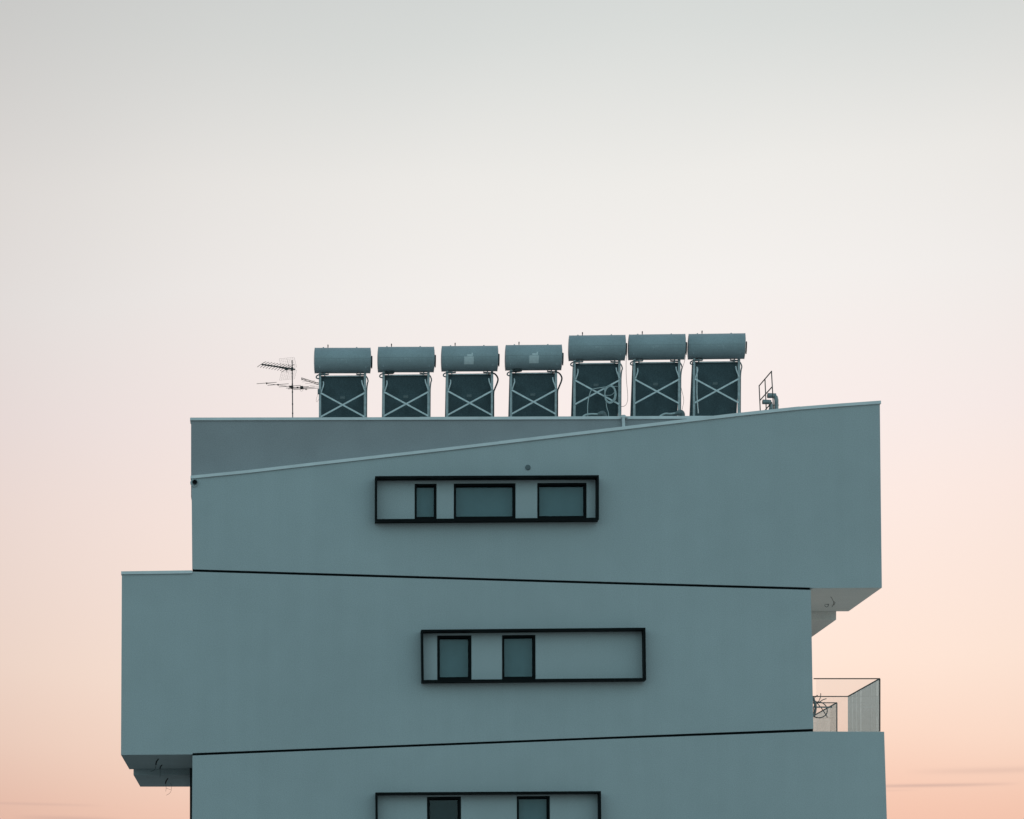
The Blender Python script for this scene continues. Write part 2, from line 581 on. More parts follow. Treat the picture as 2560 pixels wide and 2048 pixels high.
def coping(pts, d_front, d_back, h, lip=0.022, up=0.010, joints=(), over=0.018):
    """metal cap along the top edge pts (photo pixels at depth d_front), in lengths that lap at the joints"""
    mb = MB()
    us = [p[0] for p in pts]
    cuts = [us[0]] + list(joints) + [us[-1]]
    for j, (ua, ub) in enumerate(zip(cuts, cuts[1:])):
        inner = [ua] + [u for u in us if ua < u < ub] + [ub]
        lift = 0.003 * (j % 2)
        fr = []
        for i, u in enumerate(inner):
            p = P(u, lerp_line(pts, u), d_front)
            if j == 0 and i == 0:
                p.x -= over
            if j == len(cuts) - 2 and i == len(inner) - 1:
                p.x += over
            fr.append(p)
        k = len(fr)
        ring = []
        for p in fr:
            f0 = d_front - lip - lift
            ring += [(p.x, f0 - 0.006, p.z - h), (p.x, f0 - 0.006, p.z - h + 0.008), (p.x, f0, p.z - h + 0.012), (p.x, f0 + 0.014, p.z + up + lift),
                     (p.x, d_back, p.z + up + lift + 0.004), (p.x, d_back, p.z - h), (p.x, d_front - 0.002, p.z - h)]
        q = 7
        faces = []
        for i in range(k - 1):
            for a in range(q):
                b = (a + 1) % q
                faces.append((i * q + a, i * q + b, (i + 1) * q + b, (i + 1) * q + a))
        faces.append(tuple(range(q)))
        faces.append(tuple(reversed(range((k - 1) * q, k * q))))
        mb.add(ring, [tuple(reversed(f)) for f in faces])
    return mb


bpart(coping(SLOPE, 0.0, 0.24, 0.051, joints=(1247, 1998)), "coping", "coping")
bpart(coping([(304.6, 1430.0), (479.0, 1427.6)], 0.0, FRONT_D - 0.1, 0.050, over=0.012), "coping", "coping")

# rear parapet of the roof, darker, with its own level cap
PD = 0.30
PAR = [(477.6, 1045.2), (900, 1044.4), (1300, 1043.2), (1560, 1042.2), (1800, 1041.2)]
mb = MB()
fr = [P(u, v, PD) for u, v in PAR]
zb = P(480, 1200, 0).z - 0.25
n = len(fr)
ring = []
for p in fr:
    ring += [(p.x, PD, zb), (p.x, PD, p.z), (p.x, PD + 0.22, p.z), (p.x, PD + 0.22, zb)]
faces = []
for i in range(n - 1):
    for a in range(4):
        b = (a + 1) % 4
        faces.append((i * 4 + a, (i + 1) * 4 + a, (i + 1) * 4 + b, i * 4 + b))
faces += [(0, 1, 2, 3), tuple(reversed(range((n - 1) * 4, n * 4)))]
mb.add(ring, [tuple(reversed(f)) for f in faces])
xl = fr[0].x
mb.box((xl, PD + 0.22, zb), (xl + 0.2, 12.0, fr[0].z - 0.02))          # the return along the left edge of the roof
bpart(mb, "parapet_wall", "parapet_paint")
bpart(coping(PAR, PD, PD + 0.26, 0.050, joints=(1050,), up=0.006), "coping", "coping")

# vertical cover piece where the parapet cap steps down to the sloping cap
mb = MB()
a, b = P(1557.6, 1039.5, 0.24), P(1559.0, 1070, 0.24)
mb.bar(a, b, 0.052, 0.07)
mb.hexa([P(1551.5, 1044, 0.2), P(1570, 1044, 0.2), P(1570, 1044, 0.58), P(1551.5, 1044, 0.58),
         P(1554.5, 1037.2, 0.2), P(1562, 1037.2, 0.2), P(1562, 1037.2, 0.58), P(1554.5, 1037.2, 0.58)])
bpart(mb, "joint_cover", "coping")

# roof deck, in two levels, and the rear body of the building
ROOF_L, ROOF_R = 12.83, 13.06
RX0, RX1 = P(482, 0).x + 0.02, 10.55
xs = P(1412, 0, 1.5).x
mb = MB()
mb.box((RX0 + 0.21, PD + 0.22, ROOF_L - 0.4), (xs, 12.0, ROOF_L))
mb.box((xs, PD + 0.75, ROOF_L - 0.4), (10.5, 12.0, ROOF_R))
mb.box((xs, PD + 0.22, ROOF_L - 0.4), (P(1800, 0, 0.5).x, PD + 0.75, ROOF_L - 0.002))
bpart(mb, "roof_deck", "roofing")
mb = MB()
mb.box((RX0, FRONT_D + 0.012, P(0, 1886).z - 0.6), (RX1, 11.9, ROOF_L - 0.41))
bpart(mb, "rear_wall", "render_paint")
mb = MB()
mb.box((RX0, 6.31, 0), (RX1 - 0.1, 11.8, P(0, 1886).z - 0.62))
bpart(mb, "rear_wall", "render_paint")

# balcony slabs that hang behind the two overhanging blocks
zs = P(0, 1886.9).z
p1 = P(333.7, 1937.6, FRONT_D + 0.004)
mb = MB()
mb.box((p1.x, p1.y, p1.z), (RX0 + 0.3, 5.02, zs + 0.3))
bpart(mb, "balcony_slab", "render_paint")
zs2 = P(0, 1469.7).z
p2 = P(2090.4, 1549.4, FRONT_D + 0.004)
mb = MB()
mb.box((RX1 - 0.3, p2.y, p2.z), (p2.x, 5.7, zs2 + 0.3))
bpart(mb, "balcony_slab", "soffit_lit_tone")  # right slab coloured paler to carry the warm light
# thin sheet under the right hand overhang, its warm light put into the colour
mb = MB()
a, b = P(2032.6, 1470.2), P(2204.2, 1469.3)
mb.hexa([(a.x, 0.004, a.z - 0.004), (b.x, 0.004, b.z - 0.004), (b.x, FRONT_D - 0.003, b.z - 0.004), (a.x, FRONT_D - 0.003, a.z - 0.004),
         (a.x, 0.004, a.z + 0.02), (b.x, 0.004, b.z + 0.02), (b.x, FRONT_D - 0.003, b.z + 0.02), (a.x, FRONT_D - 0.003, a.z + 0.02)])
bpart(mb, "soffit", "soffit_lit_tone")
# dark side wall standing back behind the lower block
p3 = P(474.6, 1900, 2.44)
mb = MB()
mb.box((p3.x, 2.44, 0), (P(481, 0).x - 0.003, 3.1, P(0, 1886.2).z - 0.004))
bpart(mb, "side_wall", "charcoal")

# terrace floor on the lower block and dark strips behind it
tz = P(0, 1829.4).z
mb = MB()
mb.box((RX1 + 0.02, 0.10, tz - 0.02), (P(2207, 0).x, 6.25, tz + 0.012))
bpart(mb, "terrace_floor", "tile")
for y0, y1, h in ((2.8, 3.25, 2.3), (3.5, 3.75, 2.3), (3.9, 4.6, 2.3), (4.85, 5.0, 2.3), (5.2, 5.35, 2.3), (5.55, 6.2, 2.3), (6.5, 7.4, 2.3)):
    mb = MB()
    mb.box((RX1 - 0.02, y0, tz + 0.05), (RX1 + 0.03, y1, tz + h))
    bpart(mb, "reflected_strip", "charcoal")  # unseen strips added to streak the reflection in the side glass


def surround(tl, tr, br, bl, w=4.9, p=0.225):
    """projecting black metal frame round a band of windows; corners in photo pixels at its front edge"""
    mb = MB()
    q = -p
    out = [P(*tl, q), P(*tr, q), P(*br, q), P(*bl, q)]
    t = w * S
    ins = [out[0] + Vector((t, 0, -t)), out[1] + Vector((-t, 0, -t)), out[2] + Vector((-t, 0, t)), out[3] + Vector((t, 0, t))]
    back = Vector((0, p + 0.002, 0))
    verts = out + ins + [v + back for v in out] + [v + back for v in ins]
    f = []
    for i in range(4):
        j = (i + 1) % 4
        f.append((i, 4 + i, 4 + j, j))                # front
        f.append((i, j, 8 + j, 8 + i))                # outside
        f.append((4 + i, 12 + i, 12 + j, 4 + j))      # inside
        f.append((8 + i, 8 + j, 12 + j, 12 + i))      # back
    mb.add(verts, f)
    return mb


bpart(surround((938.0, 1190.4), (1497.4, 1188.0), (1497.4, 1299.2), (938.0, 1302.8)), "window_surround", "black_metal")
bpart(surround((1053.0, 1574.4), (1613.8, 1569.2), (1615.6, 1700.0), (1054.8, 1705.0)), "window_surround", "black_metal")
bpart(surround((939.0, 1981.2), (1502.4, 1978.0), (1504.2, 2112.6), (940.8, 2117.6)), "window_surround", "black_metal")


def window(w, blind="blind"):
    u1, v1, u2, v2, u3, v3, u4, v4, fw = w
    e = 0.003
    o = [P(u1, v1) + Vector((e, 0, -e)), P(u2, v2) + Vector((-e, 0, -e)), P(u3, v3) + Vector((-e, 0, e)), P(u4, v4) + Vector((e, 0, e))]
    t = fw * S
    ins = [o[0] + Vector((t, 0, -t * 0.95)), o[1] + Vector((-t, 0, -t * 0.95)), o[2] + Vector((-t, 0, 0.078)), o[3] + Vector((t, 0, 0.078))]
    y0, y1 = -0.006, 0.15
    mb = MB()
    verts = [Vector((p.x, y0, p.z)) for p in o] + [Vector((p.x, y0, p.z)) for p in ins] + \
            [Vector((p.x, y1, p.z)) for p in o] + [Vector((p.x, y1, p.z)) for p in ins]
    f = []
    for i in range(4):
        j = (i + 1) % 4
        f += [(i, 4 + i, 4 + j, j), (i, j, 8 + j, 8 + i), (4 + i, 12 + i, 12 + j, 4 + j), (8 + i, 8 + j, 12 + j, 12 + i)]
    mb.add(verts, f)
    # inner sash bead
    bead = [Vector((p.x, 0.085, p.z)) for p in ins]
    s = 0.010
    bi = [bead[0] + Vector((s, 0, -s)), bead[1] + Vector((-s, 0, -s)), bead[2] + Vector((-s, 0, s)), bead[3] + Vector((s, 0, s))]
    back = Vector((0, 0.05, 0))
    mb.add(bead + bi + [p + back for p in bead] + [p + back for p in bi],
           [fc for i in range(4) for j in ((i + 1) % 4,) for fc in ((i, 4 + i, 4 + j, j), (4 + i, 12 + i, 12 + j, 4 + j))])
    fr = bpart(mb, "window", "black_metal")

    def sheet(y, th, name, mat):
        q = [Vector((p.x, y, p.z)) for p in ins]
        c = sum(q, Vector()) / 4
        q = [p + (p - c).normalized() * 0.004 for p in q]
        m2 = MB()
        bk = [p + Vector((0, th, 0)) for p in q]
        m2.hexa([q[3], q[2], bk[2], bk[3], q[0], q[1], bk[1], bk[0]])
        bpart(m2, name, mat, fr)

    sheet(0.100, 0.012, "pane", "window_glass")
    sheet(0.138, 0.010, "blind", blind)


for w in W_TOP + W_MID:
    window(w)
window(W_LOW[0], "dark_room")  # no blind here: a dark sheet carries the unlit room's darkness
window(W_LOW[1])

# round wall vent above the top windows
mb = MB()
c = P(1319.6, 1168.8)
seg = 24
ring = [(0.050, 0.0), (0.050, -0.012), (0.044, -0.016), (0.0, -0.016)]
vs = []
for r, y in ring:
    for k in range(seg):
        a = 2 * math.pi * k / seg
        vs.append((c.x + r * math.cos(a), y, c.z + r * math.sin(a)))
mb.add(vs, [(i * seg + k, i * seg + (k + 1) % seg, (i + 1) * seg + (k + 1) % seg, (i + 1) * seg + k) for i in range(3) for k in range(seg)])
bpart(mb, "wall_vent", "lamp_grey")

# rain spout at the left end of the sloping cap: short pipe with a collar
c = P(487.2, 1206.4)
mb = MB()
mb.tube([(c.x, 0.02, c.z), (c.x, -0.05, c.z - 0.004)], 0.052, 20, cap=False)
mb.tube([(c.x, 0.10, c.z), (c.x, -0.052, c.z - 0.004)], 0.041, 20, cap=False)
mb.tube([(c.x - 0.012, 0.0, c.z - 0.01), (c.x - 0.012, -0.022, c.z - 0.01)], 0.075, 20)
sp = bpart(mb, "rain_spout", "render_paint")
mb = MB()
mb.tube([(c.x, -0.020, c.z), (c.x, -0.0535, c.z - 0.004)], 0.036, 20)
bpart(mb, "spout_opening", "gap", sp)

# ------------------------------------------------------------------ solar water heaters
HD = 1.5
HK = S * (D + HD) / D
CH = 1.54                    # tank axis above the foot of the stand
TR = 0.240                   # tank radius
TL = 0.537                  # half its length
GROUP = "solar water heaters in a row on the roof"


def heater_proto():
    root = thing("solar_water_heater", "", "water heater", (0, 0, 0), GROUP)
    C = Vector((0, 0, CH))

    def L(x, z, y=0.0):
        return Vector((x, y, CH + z))

    parts = {}

    def put(mb, name, mat, parent=None):
        return mb.build(name, mat, parent or root)

    mb = MB()
    mb.lathe_x(C, [(-TL, TR), (TL, TR)])
    th = math.asin(-0.018 / TR)                       # lap seam of the jacket
    yy = -math.cos(th) * TR
    mb.bar((-TL + 0.005, yy - 0.0005, CH - 0.018), (TL - 0.005, yy - 0.0005, CH - 0.018), 0.004, 0.005, (0, -1, 0.2))
    for x, z in ((-0.44, -0.160), (0.449, -0.160)):   # strap ends
        y = -math.sqrt(TR * TR - z * z)
        mb.bar((x, y - 0.002, CH + z + 0.035), (x, y + 0.012, CH + z - 0.03), 0.020, 0.008)
    tank = put(mb, "tank", "tank")
    for s in (-1, 1):
        mb = MB()
        mb.lathe_x(C, [(s * (TL - 0.010), TR + 0.002), (s * (TL + 0.003), TR + 0.002)])
        mb.lathe_x(C, [(s * (TL + 0.003), TR + 0.002), (s * (TL + 0.006), TR - 0.02),
                       (s * (TL + 0.013), 0.17), (s * (TL + 0.018), 0.08), (s * (TL + 0.019), 0.0)])
        put(mb, "end_cap", "tank", tank)
    mb = MB()
    c2 = C + Vector((0, 0, -0.018))
    mb.lathe_x(c2, [(TL + 0.010, 0.107), (TL + 0.034, 0.107), (TL + 0.042, 0.100), (TL + 0.042, 0.0)], 32)
    mb.box((TL + 0.018, -0.012, CH - 0.150), (TL + 0.040, 0.012, CH - 0.118))
    put(mb, "element_cover", "rubber", tank)
    mb = MB()
    mb.tube([L(-0.283, TR - 0.01), L(-0.283, TR + 0.030)], 0.008, 10)
    mb.tube([L(-0.283, TR + 0.030), L(-0.283, TR + 0.068)], 0.011, 10)
    put(mb, "relief_valve", "rubber", tank)
    for x in (-0.371, 0.273):
        mb = MB()
        mb.tube([L(x, TR - 0.006), L(x, TR + 0.014), L(x, TR + 0.022)], 0, 10, radii=[0.018, 0.016, 0.006])
        put(mb, "lifting_stud", "tank", tank)

    # collector panel, leaning away from the camera under the tank
    top = L(0, -0.284, 0.055)
    dv = Vector((0, 0.28, -0.96)).normalized()
    nv = Vector((0, -0.96, -0.28)).normalized()       # towards the camera side
    ln = 1.26
    hw = 0.453
    X1 = Vector((1, 0, 0))
    mb = MB()
    mb.hexa([top - X1 * hw + dv * ln, top + X1 * hw + dv * ln, top + X1 * hw + dv * ln - nv * 0.08, top - X1 * hw + dv * ln - nv * 0.08,
             top - X1 * hw, top + X1 * hw, top + X1 * hw - nv * 0.08, top - X1 * hw - nv * 0.08])
    # raised ribs along both edges of the back sheet
    for s in (-1, 1):
        a = top + X1 * s * (hw - 0.012)
        mb.bar(a + nv * 0.006, a + dv * ln + nv * 0.006, 0.022, 0.012, nv)
    panel = put(mb, "collector", "panel_back")
    mb = MB()
    a = top - nv * 0.086
    mb.hexa([a - X1 * (hw - .02) + dv * (ln - .02), a + X1 * (hw - .02) + dv * (ln - .02), a + X1 * (hw - .02) + dv * (ln - .02) - nv * 0.004,
             a - X1 * (hw - .02) + dv * (ln - .02) - nv * 0.004,
             a - X1 * (hw - .02) + dv * .02, a + X1 * (hw - .02) + dv * .02, a + X1 * (hw - .02) + dv * .02 - nv * 0.004, a - X1 * (hw - .02) + dv * .02 - nv * 0.004])
    put(mb, "collector_glass", "panel_glass", panel)
    mb = MB()
    pc = top + dv * 0.405 + X1 * 0.005 + nv * 0.004
    mb.bar(pc - X1 * 0.048, pc + X1 * 0.048, 0.050, 0.006, nv)
    put(mb, "rating_plate", "plate", panel)
    mb = MB()
    mb.tube([L(-0.335, -0.296, 0.03), L(0.350, -0.290, 0.03)], 0.013, 10)
    put(mb, "header_pipe", "galv")

    # stand
    for s in (-1, 1):
        mb = MB()
        x = s * 0.4365
        mb.box((x - 0.0225, -0.012, -0.14), (x + 0.0225, -0.006, CH - 0.235))
        xi = x - 0.0225 if s > 0 else x + 0.0165
        mb.box((xi, -0.006, -0.14), (xi + 0.006, 0.036, CH - 0.20))
        put(mb, "leg", "leg_galv")
    for s in (-1, 1):
        mb = MB()
        y = -0.018 - 0.006 * (s > 0)
        mb.bar((-s * 0.425, y, CH - 0.632), (s * 0.425, y, CH - 1.095), 0.030, 0.005)
        put(mb, "cross_brace", "galv")
    mb = MB()
    mb.tube(curve([L(-0.372, -0.41, -0.016), L(-0.368, -0.47, -0.016), L(-0.390, -0.55, -0.016), L(-0.412, -0.615, -0.016)]), 0.0125, 8)
    put(mb, "bent_strut", "galv")
    mb = MB()
    mb.tube(curve([L(0.370, -0.385, -0.016), L(0.382, -0.453, -0.016), L(0.407, -0.523, -0.016), L(0.430, -0.590, -0.016)]), 0.0125, 8)
    put(mb, "bent_strut", "galv")
    for s in (-1, 1):                                  # saddles that carry the tank
        mb = MB()
        x0, x1 = (0.27, 0.415)
        mb.bar((s * x0, 0.0, CH - 0.266), (s * x1, 0.0, CH - 0.274), 0.010, 0.07)
        mb.bar((s * x0, 0.0, CH - 0.240), (s * x0, 0.0, CH - 0.270), 0.008, 0.07)
        mb.bar((s * 0.345, 0.0, CH - 0.24), (s * 0.345, 0.0, CH - 0.31), 0.020, 0.04)
        put(mb, "saddle", "dull_galv")
    mb = MB()                                          # short return pipe at the left shoulder
    mb.tube(curve([L(-0.33, -0.262, -0.01), L(-0.41, -0.266, -0.015), L(-0.470, -0.284, -0.015), L(-0.503, -0.306, -0.015), L(-0.508, -0.334, -0.015),
                   L(-0.485, -0.350, -0.015), L(-0.440, -0.352, 0.0)]), 0.0125, 8)
    put(mb, "return_pipe", "hose")
    return root, L


proto, LOC = heater_proto()
proto_children = [o for o in bpy.data.objects if o.parent is proto]
sub_children = {c.name: [o for o in bpy.data.objects if o.parent is c] for c in proto_children}

TANKS = [  # left u, right u, top v, bottom v, label
    (786.5, 926.1, 869.6, 933.8, "solar water heater nearest the television antenna, leftmost on the roof"),
    (945.4, 1084.5, 866.9, 931.6, "plain solar water heater with a dark wrapped lump under its tank, next after the leftmost"),
    (1104.4, 1243.5, 865.2, 928.8, "solar water heater with pale sticker, standing beside the plain unstickered low heater"),
    (1264.4, 1402.8, 862.6, 926.2, "solar water heater with pale sticker, next to the first of the raised heaters"),
    (1422.8, 1561.7, 838.2, 902.3, "raised solar water heater with a coiled hose hanging behind its cross braces"),
    (1572.2, 1711.2, 836.4, 899.6, "raised solar water heater between the coiled hose and the last heater"),
    (1721.3, 1861.0, 834.2, 898.6, "raised solar water heater nearest the roof guard rail, at the right end"),
]
heaters = []
for i, (ul, ur, vt, vb, label) in enumerate(TANKS):
    if i == 0:
        r = proto
    else:
        r = proto.copy()
        col.objects.link(r)
        for ch in proto_children:
            c = ch.copy()
            col.objects.link(c)
            c.parent = r
            for gch in sub_children[ch.name]:
                gc = gch.copy()
                col.objects.link(gc)
                gc.parent = c
    ctr = P((ul + ur) / 2, (vt + vb) / 2, HD)
    r.location = ctr - Vector((0, 0, CH))
    # every tank sits a little skew on its saddles, turned towards the street
    yaw = -0.80 * math.atan2(ctr.x, D + HD) + R((0.0, 0.3, -0.2, 0.2, 0.0, -0.2, 0.1)[i])
    roll = -(R((0.05, 0.1, 0.35, 0.4, 0.6, 0.6, 0.72)[i]) + 0.277 * math.sin(yaw))
    tk = [o for o in bpy.data.objects if o.parent is r and o.name.split(".")[0] == "tank"][0]
    rot = Euler((0, roll, yaw))
    tk.rotation_euler = rot
    tk.location = Vector((0, 0, CH)) - rot.to_matrix() @ Vector((0, 0, CH))
    r["label"] = label
    heaters.append(r)


def hpart(i, mb, name, mat):
    """an extra part of heater i, given in the heater's own coordinates"""
    tank_names = ("label", "print_mark")
    parent = heaters[i]
    if name in tank_names:
        parent = [o for o in bpy.data.objects if o.parent is heaters[i] and o.name.split(".")[0] == "tank"][0]
    o = mb.build(name, mat, parent)
    return o


def hl(i, u, v, y=0.0):
    """photo pixel -> own coordinates of heater i at y behind the stand plane"""
    p = P(u, v, HD + y) - heaters[i].location
    return p


TC = Vector((0, 0, CH))
for i in range(7):
    if i in (2, 3):
        mb = MB()
        ox = 0.01 if i == 3 else -0.01
        mb.patch(TC, TR + 0.002, ox - 0.095, ox + 0.088, -0.158, -0.022)
        mb.patch(TC, TR + 0.0016, ox - 0.04, ox + 0.07, -0.014, 0.020)
        mb.patch(TC, TR + 0.0016, ox + 0.045, ox + 0.070, 0.020, 0.050)
        hpart(i, mb, "label", "sticker")
    else:
        mb = MB()
        ox = (0.02, 0.02, 0, 0, 0.02, -0.02, 0.08)[i]
        f = -1 if i == 5 else 1
        for a, b, z0, z1 in ((-0.06, 0.055, -0.044, -0.037), (-0.045, 0.025, -0.062, -0.056), (0.045, 0.056, -0.105, -0.044), (0.020, 0.070, -0.080, -0.073),
                             (-0.06, -0.02, -0.054, -0.049)):
            a, b = sorted((f * a + ox, f * b + ox))
            mb.patch(TC, TR + 0.0015, a, b, z0, z1, 2)
        hpart(i, mb, "print_mark", "faint_mark")
    # pipe down the right side
    mb = MB()
    if i in (2, 3):
        pts = [(0.36, -0.285), (0.43, -0.278), (0.500, -0.305), (0.548, -0.385), (0.535, -0.470), (0.490, -0.580), (0.466, -0.66), (0.464, -0.9), (0.462, -1.55)]
        mb.tube(curve([LOC(x, z, -0.005) for x, z in pts]), 0.0155, 8)
        hpart(i, mb, "feed_pipe", "rubber")
    else:
        pts = [(0.36, -0.272), (0.425, -0.276), (0.470, -0.315), (0.495, -0.385), (0.482, -0.445), (0.470, -0.56), (0.468, -0.73), (0.466, -1.09), (0.464, -1.55)]
        mb.tube(curve([LOC(x, z, 0.02) for x, z in pts]), 0.0125, 8)
        hpart(i, mb, "feed_pipe", "hose")

# dark lumps of pipe wrap under the left shoulder of two tanks
for i in (1, 3):
    mb = MB()
    rnd = random.Random(i)
    pts = [LOC(-0.40 + 0.035 * k, -0.254 + rnd.uniform(-.012, .006), -0.03) for k in range(6)]
    mb.tube(pts, 0, 10, radii=[0.014, 0.030, 0.036, 0.028, 0.033, 0.012])
    hpart(i, mb, "pipe_wrap", "rubber")
# extra pale pipe down the left leg of the last heater
mb = MB()
mb.tube(curve([LOC(-0.385, -0.40, -0.02), LOC(-0.380, -0.52, -0.02), LOC(-0.382, -0.9, -0.02), LOC(-0.372, -1.10, -0.02), LOC(-0.355, -1.3, -0.02)]), 0.011, 8)
hpart(6, mb, "drain_pipe", "galv")

# element cables hanging from the raised tanks
z4 = lambda x, y: (1410 + x / 6.637, 820 + y / 6.637)
z5 = lambda x, y: (1570 + x / 7.186, 820 + y / 7.186)
mb = MB()
mb.tube(curve([hl(4, *z4(x, y), 0.02) for x, y in ((1028, 400), (1034, 470), (1030, 620), (1036, 860), (1056, 1100), (1050, 1225), (1010, 1292), (930, 1305), (880, 1290))], 8), 0.0042, 6)
hpart(4, mb, "power_cable", "brown_cable")
mb = MB()
mb.tube(curve([hl(5, *z5(x, y), 0.02) for x, y in ((1040, 430), (1040, 480), (1010, 620), (960, 780), (940, 960), (958, 1090), (990, 1220), (1000, 1330), (972, 1470), (960, 1600))], 8), 0.0038, 6)
hpart(5, mb, "power_cable", "brown_cable")

# ------------------------------------------------------------------ things lying about the raised heaters
# coiled hose hanging behind the braces of the fifth heater
o = P(*z4(765, 1480), HD)
mb = MB()
hose_pts = []
for k in range(0, 3 * 20 + 1):
    a = -math.pi / 2 + 2 * math.pi * k / 20
    rx = 88 + 13 * math.sin(k * 0.17)
    ry = 140 + 13 * math.cos(k * 0.13)
    hose_pts.append(P(*z4(765 + rx * math.cos(a) + 9 * math.sin(k * .11), 1100 + ry * math.sin(a)), HD - 0.05 + 0.012 * math.sin(k * 0.25)))
mb.tube(hose_pts, 0.0090, 6)
mb.tube(curve([P(*z4(x, y), HD - 0.04) for x, y in ((672, 1010), (690, 1160), (710, 1320), (735, 1400), (742, 1480))]), 0.0075, 6)
mb.tube(curve([P(*z4(x, y), HD - 0.04) for x, y in ((890, 972), (850, 972), (800, 985), (845, 1040), (790, 1110), (690, 1120))]), 0.006, 6)
hs = mb.build("coiled_hose", "pale_hose", None, o)
tag(hs, "pale hose coiled in loops and hung on the cross braces of a raised heater", "hose")
# loose pipe arching behind it
o = P(*z4(395, 1480), HD)
mb = MB()
mb.tube(curve([P(*z4(x, y), HD - 0.035) for x, y in ((395, 1490), (393, 1400), (396, 1250), (425, 1100), (465, 1025), (545, 1003), (660, 985), (760, 975))]), 0.0085, 8)
pp = mb.build("loose_pipe", "pale_hose", None, o)
tag(pp, "thin pale pipe arching up left of the coiled hose", "pipe")


def wrapped_pipe(zf, tube_pts, lump, d, label):
    o = P(*zf(*lump[0]), d)
    o.z = ROOF_R
    root = thing("wrapped_pipe", label, "pipe", o, "lagged pipes lying on the roof edge")
    mb = MB()
    mb.tube(curve([P(*zf(x, y), d) for x, y in tube_pts]), 0.019, 10)
    mb.build("pipe", "pale_hose", root, o)
    mb = MB()
    cs = [P(*zf(x, y), d) for x, y in lump]
    n = len(cs)
    mb.tube(curve(cs, 4), 0, 12, radii=[0.03 + 0.030 * math.sin(math.pi * k / (4 * (n - 1))) for k in range(4 * (n - 1) + 1)])
    lm = mb.build("lagging", "hose", root, o)


wrapped_pipe(z4, [(300, 1490), (350, 1448), (420, 1432), (490, 1430), (570, 1432)], [(560, 1440), (620, 1425), (660, 1440), (700, 1490)], 1.25,
             "lagged pipe end lying below the coiled hose on the roof edge")
wrapped_pipe(z5, [(560, 1600), (620, 1560), (680, 1540), (760, 1545), (860, 1530)], [(850, 1550), (920, 1525), (970, 1540), (1000, 1610)], 1.25,
             "lagged pipe end lying at the foot of the heater with the thin hanging cable")

# ------------------------------------------------------------------ aerials
za = lambda x, y: (630 + x / 10.27, 880 + y / 10.27)
AD = 1.5
mast_b = P(*za(1045, 1690), AD)
mast_t = P(*za(1030, 215), AD)
o = Vector((mast_b.x, mast_b.y, ROOF_L))
ant = thing("television_antenna", "tall thin roof mast carrying two television aerials, left of the water heaters", "antenna", o)
mb = MB()
mb.tube([(mast_b.x, AD, ROOF_L - 0.05), mast_b, mast_t], 0.0105, 10)
for y in (550, 830, 1030, 1340, 1580):
    p = mast_b.lerp(mast_t, (1690 - y) / (1690 - 215))
    mb.tube([p - Vector((0, 0, .012)), p + Vector((0, 0, .012))], 0.0135, 8)
mb.tube([(mast_b.x, AD, ROOF_L), (mast_b.x, AD, ROOF_L + 0.015)], 0.07, 12)
mb.build("mast", "aerial", ant, o)

# upper aerial: many short directors and a wire mesh reflector
bm = P(*za(1030, 437), AD)
bdir = Vector((-0.577, -0.317, 0.0))
edir = Vector((0.102, -0.229, 0.0))
mb = MB()
mb.bar(bm - bdir * 0.10, bm + bdir * 1.02, 0.020, 0.024, (0, 0, 1))
mb.bar(bm - bdir * 0.02 + Vector((0, 0, -0.03)), bm + bdir * 0.45 + Vector((0, 0, -0.012)), 0.009, 0.009, (0, 0, 1))
mb.tube([bm + Vector((0, 0, -.035)), bm + Vector((0, 0, .03))], 0.022, 8)
pb = bm + bdir * 0.19 + Vector((0, 0, -0.012))
mb.box(pb - Vector((0.03, 0.02, 0.025)), pb + Vector((0.03, 0.02, 0.02)))
mb.tube([pb, pb + Vector((0.01, 0, -0.075))], 0.006, 6)
boom = mb.build("aerial_boom", "aerial", ant, o)
for k in range(10):
    t = 0.14 + 0.88 * k / 9
    c = bm + bdir * t + Vector((0, 0, 0.008))
    s = 0.92 - 0.012 * k + (0.25 if k == 0 else 0)
    mb = MB()
    droop = Vector((0, 0, -0.008))
    mb.tube(curve([c - edir * s + droop, c - edir * s * 0.5, c, c + edir * s * 0.5, c + edir * s + droop], 3), 0.0055, 5)
    mb.build("director", "aerial", boom, o)
mb = MB()
wv = Vector((0.145, -0.05, 0.0))
hb = bm - bdir * 0.06 + Vector((-0.085, 0, -0.004))
for sgn, upv in ((1, Vector((-0.050, -0.03, 0.190))), (-1, Vector((-0.045, -0.03, -0.185)))):
    st = hb + upv * 0.16
    for k in range(9):
        a = st + wv * (-1 + 2 * k / 8)
        mb.tube([a, a + upv * 0.95], 0.0009 if k % 4 else 0.0017, 4, cap=False)
    for k in range(7):
        a = st + upv * 0.95 * k / 6
        mb.tube([a - wv, a + wv], 0.0009 if k % 6 else 0.0014, 4, cap=False)
mb.tube([hb - upv * 0.1 - wv * .02, hb + Vector((-0.050, -0.03, 0.190)) * 1.05], 0.0022, 4)
mb.build("mesh_reflector", "wire_grid", boom, o)

